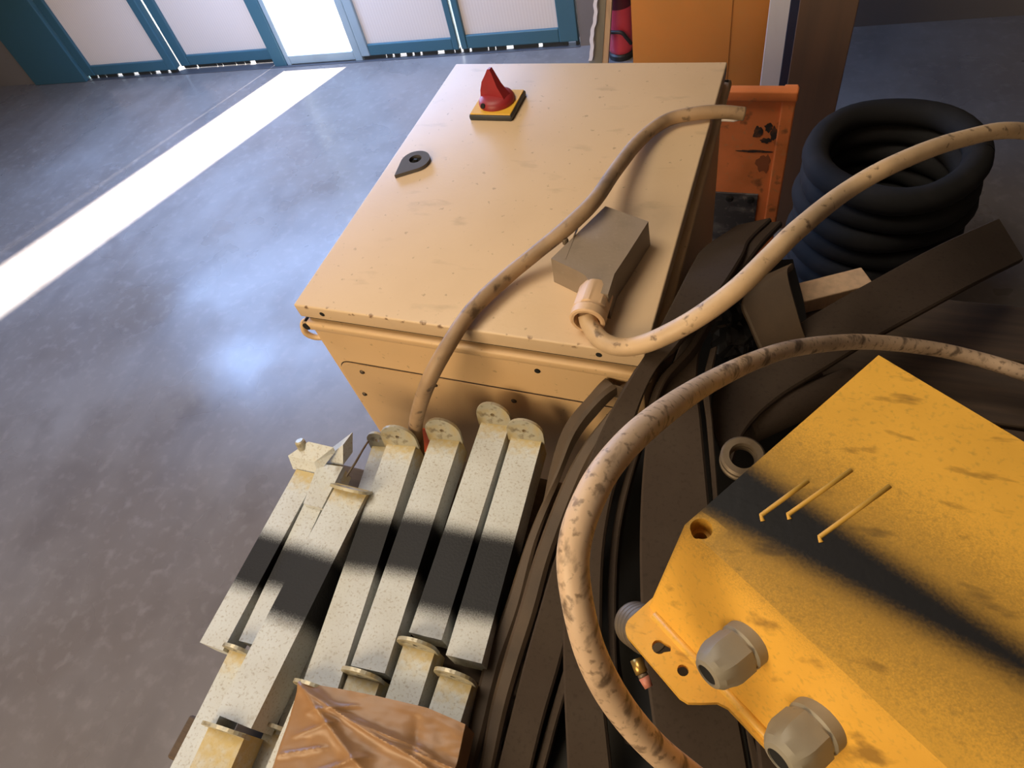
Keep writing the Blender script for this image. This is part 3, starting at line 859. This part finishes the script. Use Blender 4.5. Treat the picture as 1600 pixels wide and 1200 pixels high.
# ring couplings among the belts
def ring_stack(name, label, c, axis, r, n, group=None):
    t = thing(name, label, 'coupling', c, group)
    mt = frame(c, axis)
    for k in range(n):
        z = k * 0.010
        b = lathe([(r * 0.62, z), (r * 0.95, z), (r, z + 0.002), (r, z + 0.006), (r * 0.9, z + 0.0085), (r * 0.62, z + 0.0085), (r * 0.55, z + 0.004)], None, 32)
        # close the ring through its bore
        bmesh.ops.delete(b, geom=[f for f in b.faces if len(f.verts) > 4], context='FACES_ONLY')
        bm2 = b
        vs = sorted(bm2.verts, key=lambda v: v.index)
        bm2.verts.ensure_lookup_table()
        seg = 32
        for q in range(seg):
            bm2.faces.new((bm2.verts[q], bm2.verts[(q + 1) % seg], bm2.verts[6 * seg + (q + 1) % seg], bm2.verts[6 * seg + q]))
        bmesh.ops.transform(bm2, matrix=mt, verts=bm2.verts[:])
        obj('ring', bm2, M_ring, t, smooth=40)
    return t, mt
ring_stack('ring_coupling', 'worn steel ring coupling lying beyond the yellow housing', at(1158, 722, 0.875), (0.05, -0.15, 1), 0.022, 2)
t, mt = ring_stack('ring_coupling', 'steel ring coupling with a brass nipple at the left corner of the yellow housing', at(993, 975, 0.885), (0.35, -0.3, 0.8), 0.020, 4)
nip = [at(1000, 1046, 0.885), at(1006, 1058, 0.884), at(1012, 1070, 0.883)]
obj('brass_nipple', add_tube(nb(), [at(994, 1030, 0.888), at(999, 1043, 0.887), at(1003, 1052, 0.886)], 0.0055, 12), M_brass, t, smooth=True)
obj('nipple_collar', add_tube(nb(), [at(1003, 1052, 0.886), at(1006, 1058, 0.885)], 0.0045, 12), M_ring, t, smooth=True)
obj('nipple_tip', add_tube(nb(), [at(1006, 1058, 0.885), at(1014, 1074, 0.883)], lambda u: 0.0048 - 0.001 * u, 12), M_redtip, t, smooth=True)
# dark roll showing past the housing
b = add_tube(nb(), [at(1165, 668, 0.78), at(1225, 640, 0.78), at(1330, 600, 0.77)], 0.022, 20)
tag(obj('rubber_roll', b, M_belt, loc=at(1200, 660, 0.83), smooth=40), 'dark rubber roll lying behind the yellow housing, past the ring coupling', 'roll')
# crumpled black film
b = nb()
bmesh.ops.create_icosphere(b, subdivisions=3, radius=0.028)
cf = at(1150, 520, 0.800)
for v in b.verts:
    k = 1 + 0.5 * noise.noise(v.co * 60) + 0.25 * noise.noise(v.co * 140)
    v.co = Vector((v.co.x * k, v.co.y * k * 1.5, v.co.z * 0.6 * k)) + cf
M_blackfilm = mat('black_film', (0.012, 0.011, 0.011, 1), 0.22)
tag(obj('crumpled_film', b, M_blackfilm, loc=cf - Vector((0, 0, 0.02))), 'crumpled shiny black film among the belts below the plug cable', 'film')

# ------------------------------------------------------------------ yellow housing
ZT = 1.08
A = at(1070, 820, ZT)
U = Vector((0.552, 0.834, 0)).normalized()
V = Vector((U.y, -U.x, 0))
ZB = 0.968
yel = thing('junction_housing', 'yellow painted metal housing with black spray band and grey glands', 'housing', A + U * 0.08 + V * 0.1 + Vector((0, 0, ZB - ZT - 0.012)))
def yp(a, v, z): return Vector((A.x, A.y, 0)) + U * a + V * v + Vector((0, 0, z))
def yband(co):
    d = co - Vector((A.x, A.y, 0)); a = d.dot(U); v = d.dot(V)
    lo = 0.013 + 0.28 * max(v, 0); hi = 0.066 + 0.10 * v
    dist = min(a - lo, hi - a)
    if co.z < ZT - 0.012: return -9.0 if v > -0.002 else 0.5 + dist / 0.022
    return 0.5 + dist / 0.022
LU, LV = 0.20, 0.22
b = nb()
v = add_hex(b, [yp(0, 0, ZT), yp(LU, 0, ZT), yp(LU, LV, ZT), yp(0, LV, ZT),
            yp(-0.034, -0.003, ZB), yp(LU + 0.03, -0.003, ZB), yp(LU + 0.03, LV + 0.003, ZB), yp(-0.034, LV + 0.003, ZB)])
bevel_all(b, 0.006, 4)
for k in range(1, 40):
    bmesh.ops.bisect_plane(b, geom=b.verts[:] + b.edges[:] + b.faces[:], plane_co=yp(0.1 * k / 40, 0, ZT), plane_no=U)
for k in range(1, 20):
    bmesh.ops.bisect_plane(b, geom=b.verts[:] + b.edges[:] + b.faces[:], plane_co=yp(0, LV * k / 20, ZT), plane_no=V)
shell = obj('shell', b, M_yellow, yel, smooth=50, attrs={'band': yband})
# foot flange: ear with two holes, then a lip along the wall
fmx = Matrix(((V.x, U.x, 0, A.x), (V.y, U.y, 0, A.y), (0, 0, 1, ZB - 0.004), (0, 0, 0, 1)))
ear = [(-0.006, -0.02), (-0.006, -0.050)]
for k in range(7):
    a_ = math.pi + math.pi / 2 * k / 6
    ear.append((0.004 + 0.010 * math.cos(a_), -0.050 + 0.011 * math.sin(a_)))
ear += [(0.058, -0.062), (0.064, -0.060), (0.070, -0.053), (0.077, -0.044), (0.084, -0.041), (LV + 0.004, -0.039), (LV + 0.004, -0.02)]
h1 = circle(0.0235, -0.0485, 0.0052, 16)
h1 = [(x + (0.003 if (y > -0.0485 and x > 0.0235) else 0), y + (0.0022 if x > 0.0235 and y > -0.0485 else 0)) for x, y in h1]
h2 = circle(0.0465, -0.0470, 0.0042, 14)
b = plate(ear, [h1, h2], 0.0075, fmx)
obj('foot_flange', b, M_yellow, yel, attrs={'band': lambda co: -9.0})
# rounded fillet between wall and flange
b = add_tube(nb(), [yp(-0.034, 0.004, ZB + 0.003), yp(-0.034, LV * 0.5, ZB + 0.003), yp(-0.034, LV, ZB + 0.003)], 0.0042, 14)
obj('wall_fillet', b, M_yellow, yel, smooth=True, attrs={'band': lambda co: -9.0})
# counterbored screw hole sunk into the top corner
hc = at(1096, 826, ZT)
cut_me = bpy.data.meshes.new('cutter')
cb_ = lathe([(0.0045, -0.03), (0.0045, -0.016), (0.0070, -0.016), (0.0070, -0.0008), (0.0085, 0.003)], frame(hc, (0, 0, 1)), 28)
bmesh.ops.recalc_face_normals(cb_, faces=cb_.faces[:])
cb_.to_mesh(cut_me); cb_.free()
cut_o = bpy.data.objects.new('cutter', cut_me); COL.objects.link(cut_o)
md = shell.modifiers.new('hole', 'BOOLEAN'); md.operation = 'DIFFERENCE'; md.object = cut_o; md.solver = 'EXACT'
bpy.context.view_layer.update()
dg = bpy.context.evaluated_depsgraph_get()
new_me = bpy.data.meshes.new_from_object(shell.evaluated_get(dg))
shell.modifiers.clear(); shell.data = new_me
bpy.data.objects.remove(cut_o)
off_ = origin(yel)
a_ = new_me.attributes.get('band') or new_me.attributes.new('band', 'FLOAT', 'POINT')
for i_, v_ in enumerate(new_me.vertices):
    w_ = v_.co + off_
    a_.data[i_].value = -1.0 if (w_.xy - hc.xy).length < 0.0095 else yband(w_)
for p_ in new_me.polygons: p_.use_smooth = True
try: new_me.set_sharp_from_angle(angle=math.radians(50))
except Exception: pass
# raised ribs on the lid
for (p, q, e) in (((1189, 806), (1262, 752), (1192, 815)), ((1231, 805), (1330, 735), (1234, 812)), ((1280, 840), (1390, 760), (1283, 848))):
    b = add_tube(nb(), [at(*e, ZT - 0.0007), at(*p, ZT - 0.0007), at((p[0] + q[0]) / 2, (p[1] + q[1]) / 2, ZT - 0.0007), at(*q, ZT - 0.0007)], 0.0018, 10)
    obj('raised_rib', b, M_yellow_rib, yel, smooth=True)
# cable glands
slope = Vector((0, 0, 1)) * 0.034 - U * (ZT - ZB)
wn_front = (-U * (ZT - ZB) + Vector((0, 0, 0.034))).normalized()
def gland(v, z, r=0.0155):
    t_ = (ZT - z) / (ZT - ZB)
    p = yp(-0.034 * t_, v, z)
    ax = (wn_front + Vector((0, 0, -0.10)) + V * -0.05).normalized()
    mt = frame(p, ax, V)
    g_ = obj('gland', lathe([(r * 1.02, -0.004), (r * 1.02, 0.006), (r * 0.93, 0.0075), (r * 0.93, 0.010)], mt, 36), M_gland_grey, yel, smooth=40)
    b = nb()
    # domed hexagonal nut with a bore
    def ring(rr, z_, hexa, ph=0.2):
        out_ = []
        for k in range(36):
            a_ = 2 * math.pi * k / 36 + ph
            kk = rr
            if hexa:
                m_ = (a_ % (math.pi / 3)) - math.pi / 6
                kk = rr * (math.cos(math.pi / 6) / math.cos(m_)) * 1.06
            out_.append(b.verts.new(mt @ Vector((kk * math.cos(a_), kk * math.sin(a_), z_))))
        return out_
    rs = [ring(r, 0.009, True), ring(r * 1.02, 0.022, True), ring(r * 0.97, 0.026, True), ring(r * 0.84, 0.0325, False), ring(r * 0.66, 0.036, False), ring(r * 0.46, 0.037, False), ring(r * 0.44, 0.020, False)]
    for r0, r1 in zip(rs, rs[1:]):
        for k in range(36):
            b.faces.new((r0[k], r0[(k + 1) % 36], r1[(k + 1) % 36], r1[k]))
    b.faces.new(rs[0][::-1]); b.faces.new(rs[-1])
    obj('dome_nut', b, M_gland_grey, g_, smooth=28)
    obj('bore', lathe([(r * 0.43, 0.0345), (r * 0.43, 0.0362)], mt, 24), M_hole, g_)
gland(0.070, 1.033)
gland(0.128, 1.026, 0.017)
# wooden block that lifts the housing off the belts
o = obj('wooden_block', box((0.62, -0.33, 0.868), (0.80, -0.20, 0.9545), 0.003), M_wood_dark, loc=(0.71, -0.26, 0.868))
tag(o, 'dark wooden block under the yellow housing', 'block')

# ------------------------------------------------------------------ cables
def cable(name, label, pts, r, m, seg=18):
    P = catmull([at(x, y, z) for x, y, z in pts], 10)
    # slight unevenness of a hand-bent cable
    b = add_tube(nb(), P, lambda u: r * (1 + 0.02 * math.sin(u * 37)), seg)
    return tag(obj(name, b, m, loc=P[0], smooth=True), label, 'cable')
pcab = cable('power_cable', 'dirty tan cable curving across the cabinet lid from behind the bars',
      [(656, 740, .62), (652, 695, .70), (650, 660, .79), (668, 600, .865), (700, 540, .905), (738, 484, .915), (790, 434, .918), (840, 393, .930), (890, 352, .952), (930, 312, .957), (962, 266, .935), (1000, 219, .917), (1042, 188, .912), (1090, 177, .912), (1130, 175, .908), (1163, 178, .902)],
      0.0100, M_cable_brown)
obj('glint_stub', add_tube(nb(), [at(1128, 185, .897), at(1146, 186, .896), at(1156, 184, .896)], 0.0042, 12), M_film, pcab, smooth=True)  # white stub added as the glint under the cable end
AC = [(1740, 640, .80), (1620, 590, .83), (1510, 556, .86), (1430, 541, .85), (1340, 534, .815), (1247, 543, .74), (1180, 563, .67), (1100, 602, .585), (1020, 657, .455), (955, 722, .41), (916, 790, .392), (896, 862, .385), (902, 940, .385), (925, 1025, .392), (965, 1100, .405), (1020, 1165, .42), (1080, 1215, .44), (1180, 1290, .48), (1300, 1360, .53), (1420, 1400, .58)]
P = catmull([at_t(*q) for q in AC], 10)
tag(obj('arched_cable', add_tube(nb(), P, lambda u: 0.0097 * (1 + 0.02 * math.sin(u * 37)), 22), M_cable_thick, loc=P[0], smooth=True), 'thick scuffed beige cable arching high in front of the belts', 'cable')

# ------------------------------------------------------------------ grey plug hood on the lid
plug = thing('connector_plug', 'grey metal connector plug with pale tan cable lying on the cabinet lid', 'plug', (0.41, 0.13, 0.90))
zt, zb = 0.941, 0.9003
# plan outline of the top (front-left, round past the entry, along the right, back)
topo = [at(861, 404, zt), at(900, 422, zt), at(914, 430, zt), at(920, 438, zt), at(919, 455, zt), at(950, 460, zt), at(960, 428, zt), at(980, 398, zt), at(1013, 346, zt), at(946, 322, zt)]
b = nb()
tv = [b.verts.new(p) for p in topo]
cpt = sum(topo, Vector()) / len(topo)
bv = [b.verts.new(Vector((cpt.x + (p.x - cpt.x) * 1.03, cpt.y + (p.y - cpt.y) * 1.03, zb))) for p in topo]
b.faces.new(tv); b.faces.new(bv[::-1])
for i in range(len(tv)):
    b.faces.new((tv[i], tv[(i + 1) % len(tv)], bv[(i + 1) % len(tv)], bv[i]))
bevel_all(b, 0.003, 3, 20)
obj('hood', b, M_hood, plug, smooth=35)
obj('cable', add_tube(nb(), catmull([at(*q) for q in [(917, 492, .925), (922, 508, .918), (938, 530, .913), (962, 541, .914), (995, 540, .925), (1035, 526, .945), (1090, 496, .968), (1150, 452, .985), (1200, 404, .990), (1247, 358, .985), (1320, 300, .955), (1400, 255, .95), (1500, 218, .92), (1600, 205, .87), (1730, 240, .72)]], 10), 0.0108, 18), M_cable_pale, plug, smooth=True)
# locking peg
pg = at(884, 380, 0.936)
obj('locking_peg', lathe([(0.004, 0), (0.004, 0.006), (0.003, 0.008)], frame(pg, (0, 0, 1)), 14), M_ring, plug, smooth=40)
obj('marking_groove', box((0.372, 0.098, zt - 0.0004), (0.374, 0.155, zt + 0.0004), mtx=None), M_hood, plug)
# gland nut with flats
g0 = at(930, 462, 0.924); g1 = at(917, 503, 0.924)
ax = (g1 - g0).normalized()
mt = frame(g0, ax)
b = nb()
def gr(rr, z_, flats):
    o_ = []
    for k in range(36):
        a_ = 2 * math.pi * k / 36
        kk = rr * ((1 + 0.035 * (1 if (k // 3) % 2 else -1)) if flats else 1)
        o_.append(b.verts.new(mt @ Vector((kk * math.cos(a_), kk * math.sin(a_), z_))))
    return o_
ln = (g1 - g0).length
rs = [gr(0.0185, -0.010, False), gr(0.0205, -0.004, True), gr(0.0205, ln * 0.60, True), gr(0.0190, ln * 0.66, False), gr(0.0215, ln * 0.72, False), gr(0.0212, ln * 0.97, False), gr(0.0190, ln, False), gr(0.0160, ln, False), gr(0.0155, ln * 0.7, False)]
for r0, r1 in zip(rs, rs[1:]):
    for k in range(36):
        b.faces.new((r0[k], r0[(k + 1) % 36], r1[(k + 1) % 36], r1[k]))
b.faces.new(rs[0][::-1]); b.faces.new(rs[-1])
obj('gland_nut', b, M_gland_beige, plug, smooth=25)

# ------------------------------------------------------------------ behind the cabinet
# orange sheet-metal crate
OY = 0.80
cr_ = thing('orange_panel', 'worn orange painted steel panel behind the cabinet with black marks', 'panel', (0.50, OY + 0.1, 0))
obj('wall_sheet', box((0.36, OY, 0.0), (0.585, OY + 0.012, 0.730), 0.002), M_orange, cr_)
obj('top_rim', box((0.355, OY - 0.012, 0.726), (0.608, OY + 0.012, 0.748), 0.004, 3), M_orange, cr_, smooth=40)
obj('side_flange', box((0.580, OY - 0.006, 0.0), (0.606, OY + 0.05, 0.728), 0.003), M_orange, cr_)
obj('grey_plate', box((0.40, OY - 0.004, 0.06), (0.560, OY + 0.001, 0.500), 0.001), M_greyplate, cr_)
for x in (0.500, 0.545):
    obj('bolt', lathe([(0.008, 0), (0.008, 0.005), (0.005, 0.007)], frame((x, OY - 0.003, 0.487), (0, -1, 0)), 12), M_hole, cr_)
def blob(cx_, cz_, rx, rz, n=18):
    return [(cx_ + rx * (1 + random.uniform(-.3, .3)) * math.cos(2 * math.pi * k / n), cz_ + rz * (1 + random.uniform(-.3, .3)) * math.sin(2 * math.pi * k / n)) for k in range(n)]
bmx = Matrix(((1, 0, 0, 0), (0, 0, -1, OY + 0.0005), (0, 1, 0, 0), (0, 0, 0, 1)))
for q in ((0.543, 0.652, 0.009, 0.014), (0.562, 0.664, 0.007, 0.010), (0.574, 0.650, 0.006, 0.016), (0.560, 0.634, 0.010, 0.006)):
    obj('black_mark', plate(blob(*q), [], 0.0012, bmx), M_blackmark, cr_)
obj('black_stroke', plate(blob(0.542, 0.608, 0.034, 0.0028, 26), [], 0.0012, bmx), M_blackmark, cr_)
obj('worn_patch', plate(blob(0.562, 0.578, 0.014, 0.022), [], 0.0011, bmx), mat('bare_patch', srgb(150, 84, 48), 0.6), cr_)

# orange-brown carton
CY = 1.45
ca = at_y(988, 60, CY); cb = at_y(1141, 60, CY)
ct = thing('carton', 'tall orange-brown board box standing behind the cabinet', 'box', ((ca.x + cb.x) / 2, CY + 0.2, 0))
sx = at_y(1203, 60, CY + 0.035).x
b = nb()
pA, pB, pC = Vector((ca.x, CY, 0)), Vector((cb.x, CY, 0)), Vector((sx, CY + 0.035, 0))
pD = pA + (pC - pB) + Vector((0, 0.12, 0))
pts = [pA, pB, pC, pC + Vector((0, 0.24, 0)), pA + Vector((0, 0.28, 0))]
lo_ = [b.verts.new(p) for p in pts]; hi_ = [b.verts.new(p + Vector((0, 0, 1.25))) for p in pts]
b.faces.new(lo_[::-1]); b.faces.new(hi_)
for i in range(5): b.faces.new((lo_[i], lo_[(i + 1) % 5], hi_[(i + 1) % 5], hi_[i]))
bevel_all(b, 0.003, 2)
obj('box_body', b, M_carton, ct, smooth=30)
obj('tape', box((pB.x - 0.0012, CY - 0.0012, 0.0), (pB.x + 0.0012, CY + 0.004, 1.25)), mat('carton_edge', srgb(150, 92, 34), 0.6), ct)

def sheet(name, label, px0, px1, py, Y, h, t_, m, cat='board'):
    a_, c_ = at_y(px0, py, Y), at_y(px1, py, Y)
    o = obj(name, box((a_.x, Y, 0.0), (c_.x, Y + t_, h), 0.002), m, loc=((a_.x + c_.x) / 2, Y, 0))
    return tag(o, label, cat)
sheet('white_sheet', 'white plastic sheet standing on edge right of the orange-brown box', 1196, 1230, 60, 1.36, 1.2, 0.03, M_white_board)
sheet('navy_locker_door', 'dark navy board standing on edge right of the white sheet', 1227, 1243, 60, 1.30, 1.2, 0.03, M_navy)
sheet('brown_sheet', 'dark brown board standing on edge, rightmost of the upright boards', 1241, 1330, 60, 1.27, 1.15, 0.025, M_brown_board)

# leaning boards and the extinguisher near the doors
def lean(name, label, a_, c_, d_, e_, Y, depth, m, hmul=4.0, cat='board'):
    """two pixels at the foot and two at the top of the frame, in the plane y = Y"""
    A_, C_, D_, E_ = (at_y(*q, Y) for q in (a_, c_, d_, e_))
    def ext(lo, hi):
        s = hi - lo
        f0 = lo - s * (lo.z / s.z)
        return f0, f0 + s * (hmul * 0.28 / s.z)
    a0, a1 = ext(A_, D_); c0, c1 = ext(C_, E_)
    b = nb()
    dv = Vector((0, depth, 0))
    add_hex(b, [a0, c0, c1, a1, a0 + dv, c0 + dv, c1 + dv, a1 + dv])
    bevel_all(b, 0.002, 2)
    o = obj(name, b, m, loc=(a0 + c0) / 2)
    return tag(o, label, cat)
gb = lean('grey_board', 'grey-green board leaning with a ragged white film edge near the doors', (921, 95), (941, 95), (930, 0), (947, 0), 2.17, 0.03, M_greyboard)
b = nb()
prev = None
cols = []
for k in range(41):
    y_ = 95 - k * 2.6
    wv_ = 1.3 * math.sin(k * 0.30) + 0.5 * math.sin(k * 0.9)
    x_ = 919 + k * 0.27 + wv_
    p0, p1 = at_y(x_, y_, 2.15), at_y(x_ + 5.5, y_, 2.15)
    cols.append([b.verts.new(p0), b.verts.new(p1), b.verts.new(p1 + Vector((0, 0.018, 0))), b.verts.new(p0 + Vector((0, 0.018, 0)))])
for c0, c1 in zip(cols, cols[1:]):
    for k in range(4): b.faces.new((c0[k], c0[(k + 1) % 4], c1[(k + 1) % 4], c1[k]))
b.faces.new(cols[0][::-1]); b.faces.new(cols[-1])
obj('film_edge', b, M_film, gb, smooth=40)
lean('timber_plank', 'pale timber plank leaning between the grey board and the red extinguisher', (941, 95), (950, 95), (947, 0), (956, 0), 2.175, 0.02, M_timber, cat='plank')

EX, EY = -0.134, 2.305
ext = thing('fire_extinguisher', 'small red fire extinguisher with black hose standing by the carton', 'extinguisher', (EX, EY, 0))
TM = Matrix.Translation((EX, EY, 0))
obj('cylinder', lathe([(0.040, 0.022), (0.050, 0.030), (0.054, 0.05), (0.054, 0.30), (0.050, 0.325), (0.034, 0.345), (0.018, 0.352), (0.018, 0.37)], TM, 36), M_ext_red, ext, smooth=40)
obj('base_ring', lathe([(0.052, 0.0), (0.053, 0.004), (0.053, 0.020), (0.046, 0.028)], TM, 36), M_hose, ext, smooth=40)
obj('label_band', lathe([(0.0546, 0.215), (0.0546, 0.29)], TM, 36), M_ext_dark, ext, smooth=40)
obj('valve', box((EX - 0.016, EY - 0.016, 0.368), (EX + 0.016, EY + 0.016, 0.40), 0.004), M_steel_dark, ext)
obj('lever', box((EX - 0.01, EY - 0.09, 0.402), (EX + 0.01, EY + 0.03, 0.412), 0.003), M_hose, ext)
hpts = [(EX - 0.02, EY + 0.0, 0.385), (EX - 0.075, EY - 0.01, 0.33), (EX - 0.085, EY - 0.035, 0.20), (EX - 0.062, EY - 0.052, 0.142), (EX - 0.02, EY - 0.067, 0.135), (EX + 0.022, EY - 0.068, 0.132), (EX + 0.042, EY - 0.060, 0.105), (EX + 0.055, EY - 0.045, 0.075)]
obj('hose', add_tube(nb(), catmull(hpts, 8), 0.0075, 10), M_hose, ext, smooth=True)

# black coils to the right of the crate
def coil(label, c, R_, r_, n):
    t = thing('rubber_coil', label, 'coil', c, 'black coils beside the orange panel')
    for k in range(n):
        b = nb()
        ph = random.uniform(0, 6)
        P = [Vector(c) + Vector(((R_ + 0.006 * math.sin(a * 2 + ph)) * math.cos(a), (R_ + 0.006 * math.sin(a * 3 + ph)) * math.sin(a), r_ + k * r_ * 1.86)) for a in (2 * math.pi * q / 40 for q in range(41))]
        add_tube(b, P, r_, 12, caps=False)
        obj('coil_turn', b, M_tarp, t, smooth=True)
    return t
coil('stack of black rubber coil turns beside the orange panel', (0.83, 1.00, 0), 0.165, 0.030, 9)
# timber offcut at the edge of the bench
b = box((-0.05, -0.02, 0), (0.07, 0.02, 0.03), 0.002, mtx=Matrix.Translation(at(1250, 462, 0.665) + Vector((0.03, 0, -0.0045))) @ Matrix.Rotation(0.5, 4, 'Z'))
tag(obj('timber_offcut', b, M_timber, loc=at(1250, 462, 0.66)), 'pale timber offcut lying on the bench behind the brown belt', 'offcut')
